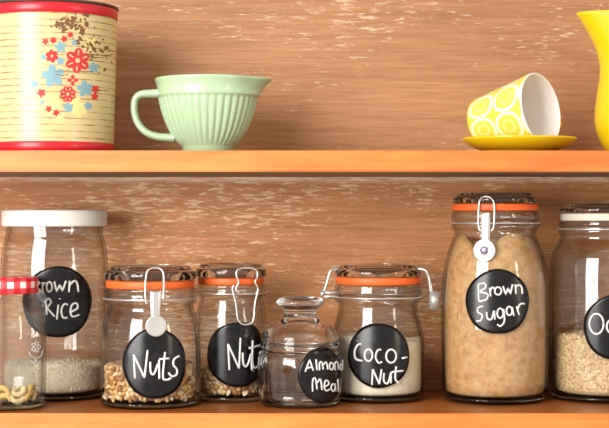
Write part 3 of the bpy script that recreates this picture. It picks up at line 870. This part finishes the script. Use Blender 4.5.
# ------------------------------------------------------------------ upper shelf: green batter bowl
f = Frame(208, .082, UZ)
tbw = thing('batter_bowl', 'jade green ribbed batter bowl with pouring spout and loop handle', 'bowl', f.loc)
pr = [(24, Z(0)), (25.5, Z(.001)), (25.5, 147.6), (27.5, 145.5), (33.2, 139), (38.8, 130), (43.2, 120), (46.8, 109), (48.8, 100), (49.4, 97.5), (50.8, 96.6), (50.9, 95), (50.2, 93.6), (50.8, 88), (52.2, 82.5), (53.0, 80.8), (53.0, 79.6), (52.2, 78.8)]
out_ = f.prof(pr)
inn = [(r-.0034, z) for r, z in reversed(out_[3:-1])]
prof = [(0, .0015), (out_[0][0]*.85, .0015)] + out_ + inn + [(.018, .0060), (0, .0055)]
ztop_ = f.z(78.8); zr0, zr1 = f.z(145), f.z(99)
def bowlr(th, r, z, k):
    q = r
    if 5 <= k < 12 and zr0 < z < zr1+.0005:
        q += .0017*abs(math.cos(th*19))-.0010
    # spout towards +x, grows in the last centimetre
    d = math.degrees(abs((th-PI/2+PI) % (2*PI)-PI)); g_ = max(0, (z-(ztop_-.024))/.024)
    if z > ztop_-.024 and d < 48:
        wv = .5+.5*math.cos(PI*d/48); q += .0125*wv**1.6*g_**1.5
    return q
obj('bowl_body', lathe(prof, 304, rf=bowlr), M['jade'], tbw)
bm = bmesh.new()
sx_ = lambda px: (px-208)*f.s
hp = [(159, 93.5), (150, 93.8), (141, 94.6), (135.6, 99), (134.2, 107), (135.4, 117), (139.8, 126), (147, 132.8), (157, 136.5), (167, 137.6), (175, 137.8)]
P = smooth_poly([(sx_(a), 0, f.z(b)) for a, b in hp], 6)
n_ = len(P); rs = [.0038+.0012*abs(2*i/(n_-1)-1)**2 for i in range(n_)]
tube(bm, P, 0, 16, rs=rs)
for v in bm.verts: v.co.y *= 1.7
obj('handle', bm, M['jade'], tbw)

# ------------------------------------------------------------------ saucer, cup and jug
f = Frame(519.5, .083, UZ)
sp = f.prof([(0, Z(.0008)), (24, Z(.0008)), (25, Z(0)), (27, Z(0)), (28, Z(.0012)), (40, Z(.0040)), (50, Z(.0085)), (56, Z(.0140)), (57.2, Z(.0160)), (56.6, Z(.0168)), (55.4, Z(.0162)), (49, Z(.0112)), (42, Z(.0070)), (30, Z(.0052)), (0, Z(.0050))])
ob = obj('saucer', lathe(sp, 128), M['yellow']); ob.location = f.loc
tag(ob, 'shallow yellow saucer under the toppled patterned cup', 'saucer')

Rr, Rb, L = .0384, .0262, .077
cup = bpy.data.objects.new('tea_cup', None); C.objects.link(cup); cup.empty_display_size = .03
tag(cup, 'yellow and white circle-patterned cup lying on its side on the yellow saucer', 'cup')
def cr(q): return Rb+(Rr-Rb)*q
ks = [i/12 for i in range(13)]
pf = [(0, .0015), (Rb*.7, .0012), (Rb*.78, 0), (Rb*.9, 0), (Rb*.97, .0008)] + [(cr(q), .003+q*(L-.0045)) for q in ks] + [(Rr-.0006, L-.0004), (Rr-.0013, L)]
uvv = [0, 0, 0, 0, 0] + ks + [1.0, 1.0]
M['cup'].name = 'yellow_circle_print'
wallb = lathe(pf, 128, uv=uvv)
inn = [(Rr-.0013, L), (Rr-.0022, L-.0006)] + [(cr(q)-.0026, .005+q*(L-.007)) for q in reversed(ks)] + [(Rb*.8, .0045), (0, .004)]
obj('cup_wall', wallb, M['cup'], cup)
obj('cup_lining', lathe([(Rr-.00005-.0002, L-.0012), (Rr-.0005, L-.0002)] + inn, 128), M['cupwhite'], cup)['label'] = 'plain white inside and lip'
bm = bmesh.new()
P = smooth_poly([(0, cr(.86)-.0008, L*.86), (0, Rr+.006, L*.89), (0, Rr+.015, L*.84), (0, Rr+.0185, L*.68), (0, Rr+.014, L*.48), (0, cr(.4)+.004, L*.39), (0, cr(.38)-.0008, L*.38)], 6)
tube(bm, P, .0034, 12)
hd = obj('handle', bm, M['yellow'], cup)
for v in hd.data.vertices: v.co = Matrix.Rotation(math.radians(0), 3, 'Z') @ v.co
hd['label'] = 'plain yellow handle'
# lay the cone on the saucer: axis heading right and towards the viewer, lower side level
al = math.asin((Rr-Rb)/L); az = math.radians(-40)
ax = Vector((math.cos(az)*math.cos(al), math.sin(az)*math.cos(al), math.sin(al)))
backw = Vector((-math.sin(az), math.cos(az), 0)).normalized()   # horizontal, away from the viewer
# handle sits on +Y of the cup: aim it backwards and a little down
upv = ax.cross(backw) * -1
rollv = (backw*math.cos(math.radians(-14)) + (backw.cross(ax)*-1)*math.sin(math.radians(-14))).normalized()
zax = ax; yax = (rollv-zax*rollv.dot(zax)).normalized(); xax = yax.cross(zax)
rotm = Matrix((xax, yax, zax)).transposed()
base_c = Vector(((482.5-CX)*f.s, .083+.024, UZ+.0068+Rb/math.cos(al)+.0004))
cup.matrix_world = Matrix.Translation(base_c) @ rotm.to_4x4()

f = Frame(643, .088, UZ)
tj = thing('jug', 'tall glossy yellow jug with pointed spout at the right edge', 'jug', f.loc)
jp = f.prof([(34, Z(0)), (37, Z(.0012)), (42.5, 141), (46.6, 131), (48.2, 120), (47.6, 108), (45.4, 92), (43.2, 78), (42.4, 66), (43, 52), (44.6, 38), (46, 26), (46.6, 18), (46.8, 14.5)])
ji = [(r-.003, z) for r, z in reversed(jp[2:])]
zj = f.z(14.5)
def jugr(th, r, z, k):
    d = math.degrees(abs((th+PI/2+PI) % (2*PI)-PI)); g_ = max(0, (z-(zj-.062))/.062)
    q = r
    if g_ > 0 and d < 60:
        wv = .5+.5*math.cos(PI*d/60); q += .0215*wv**1.8*g_**1.9
        return (q, z+.0015*wv*g_)
    return q
jf = [(0, .0015), (.028, .0015)] + jp + ji + [(.03, .006), (0, .006)]
obj('jug_body', lathe(jf, 160, rf=jugr), M['yellow'], tj)
bm = bmesh.new()
tube(bm, smooth_poly([(.044, 0, f.z(30)), (.062, 0, f.z(26)), (.078, 0, f.z(40)), (.080, 0, f.z(70)), (.068, 0, f.z(96)), (.046, 0, f.z(108))], 6), .0055, 14)
obj('handle', bm, M['yellow'], tj)
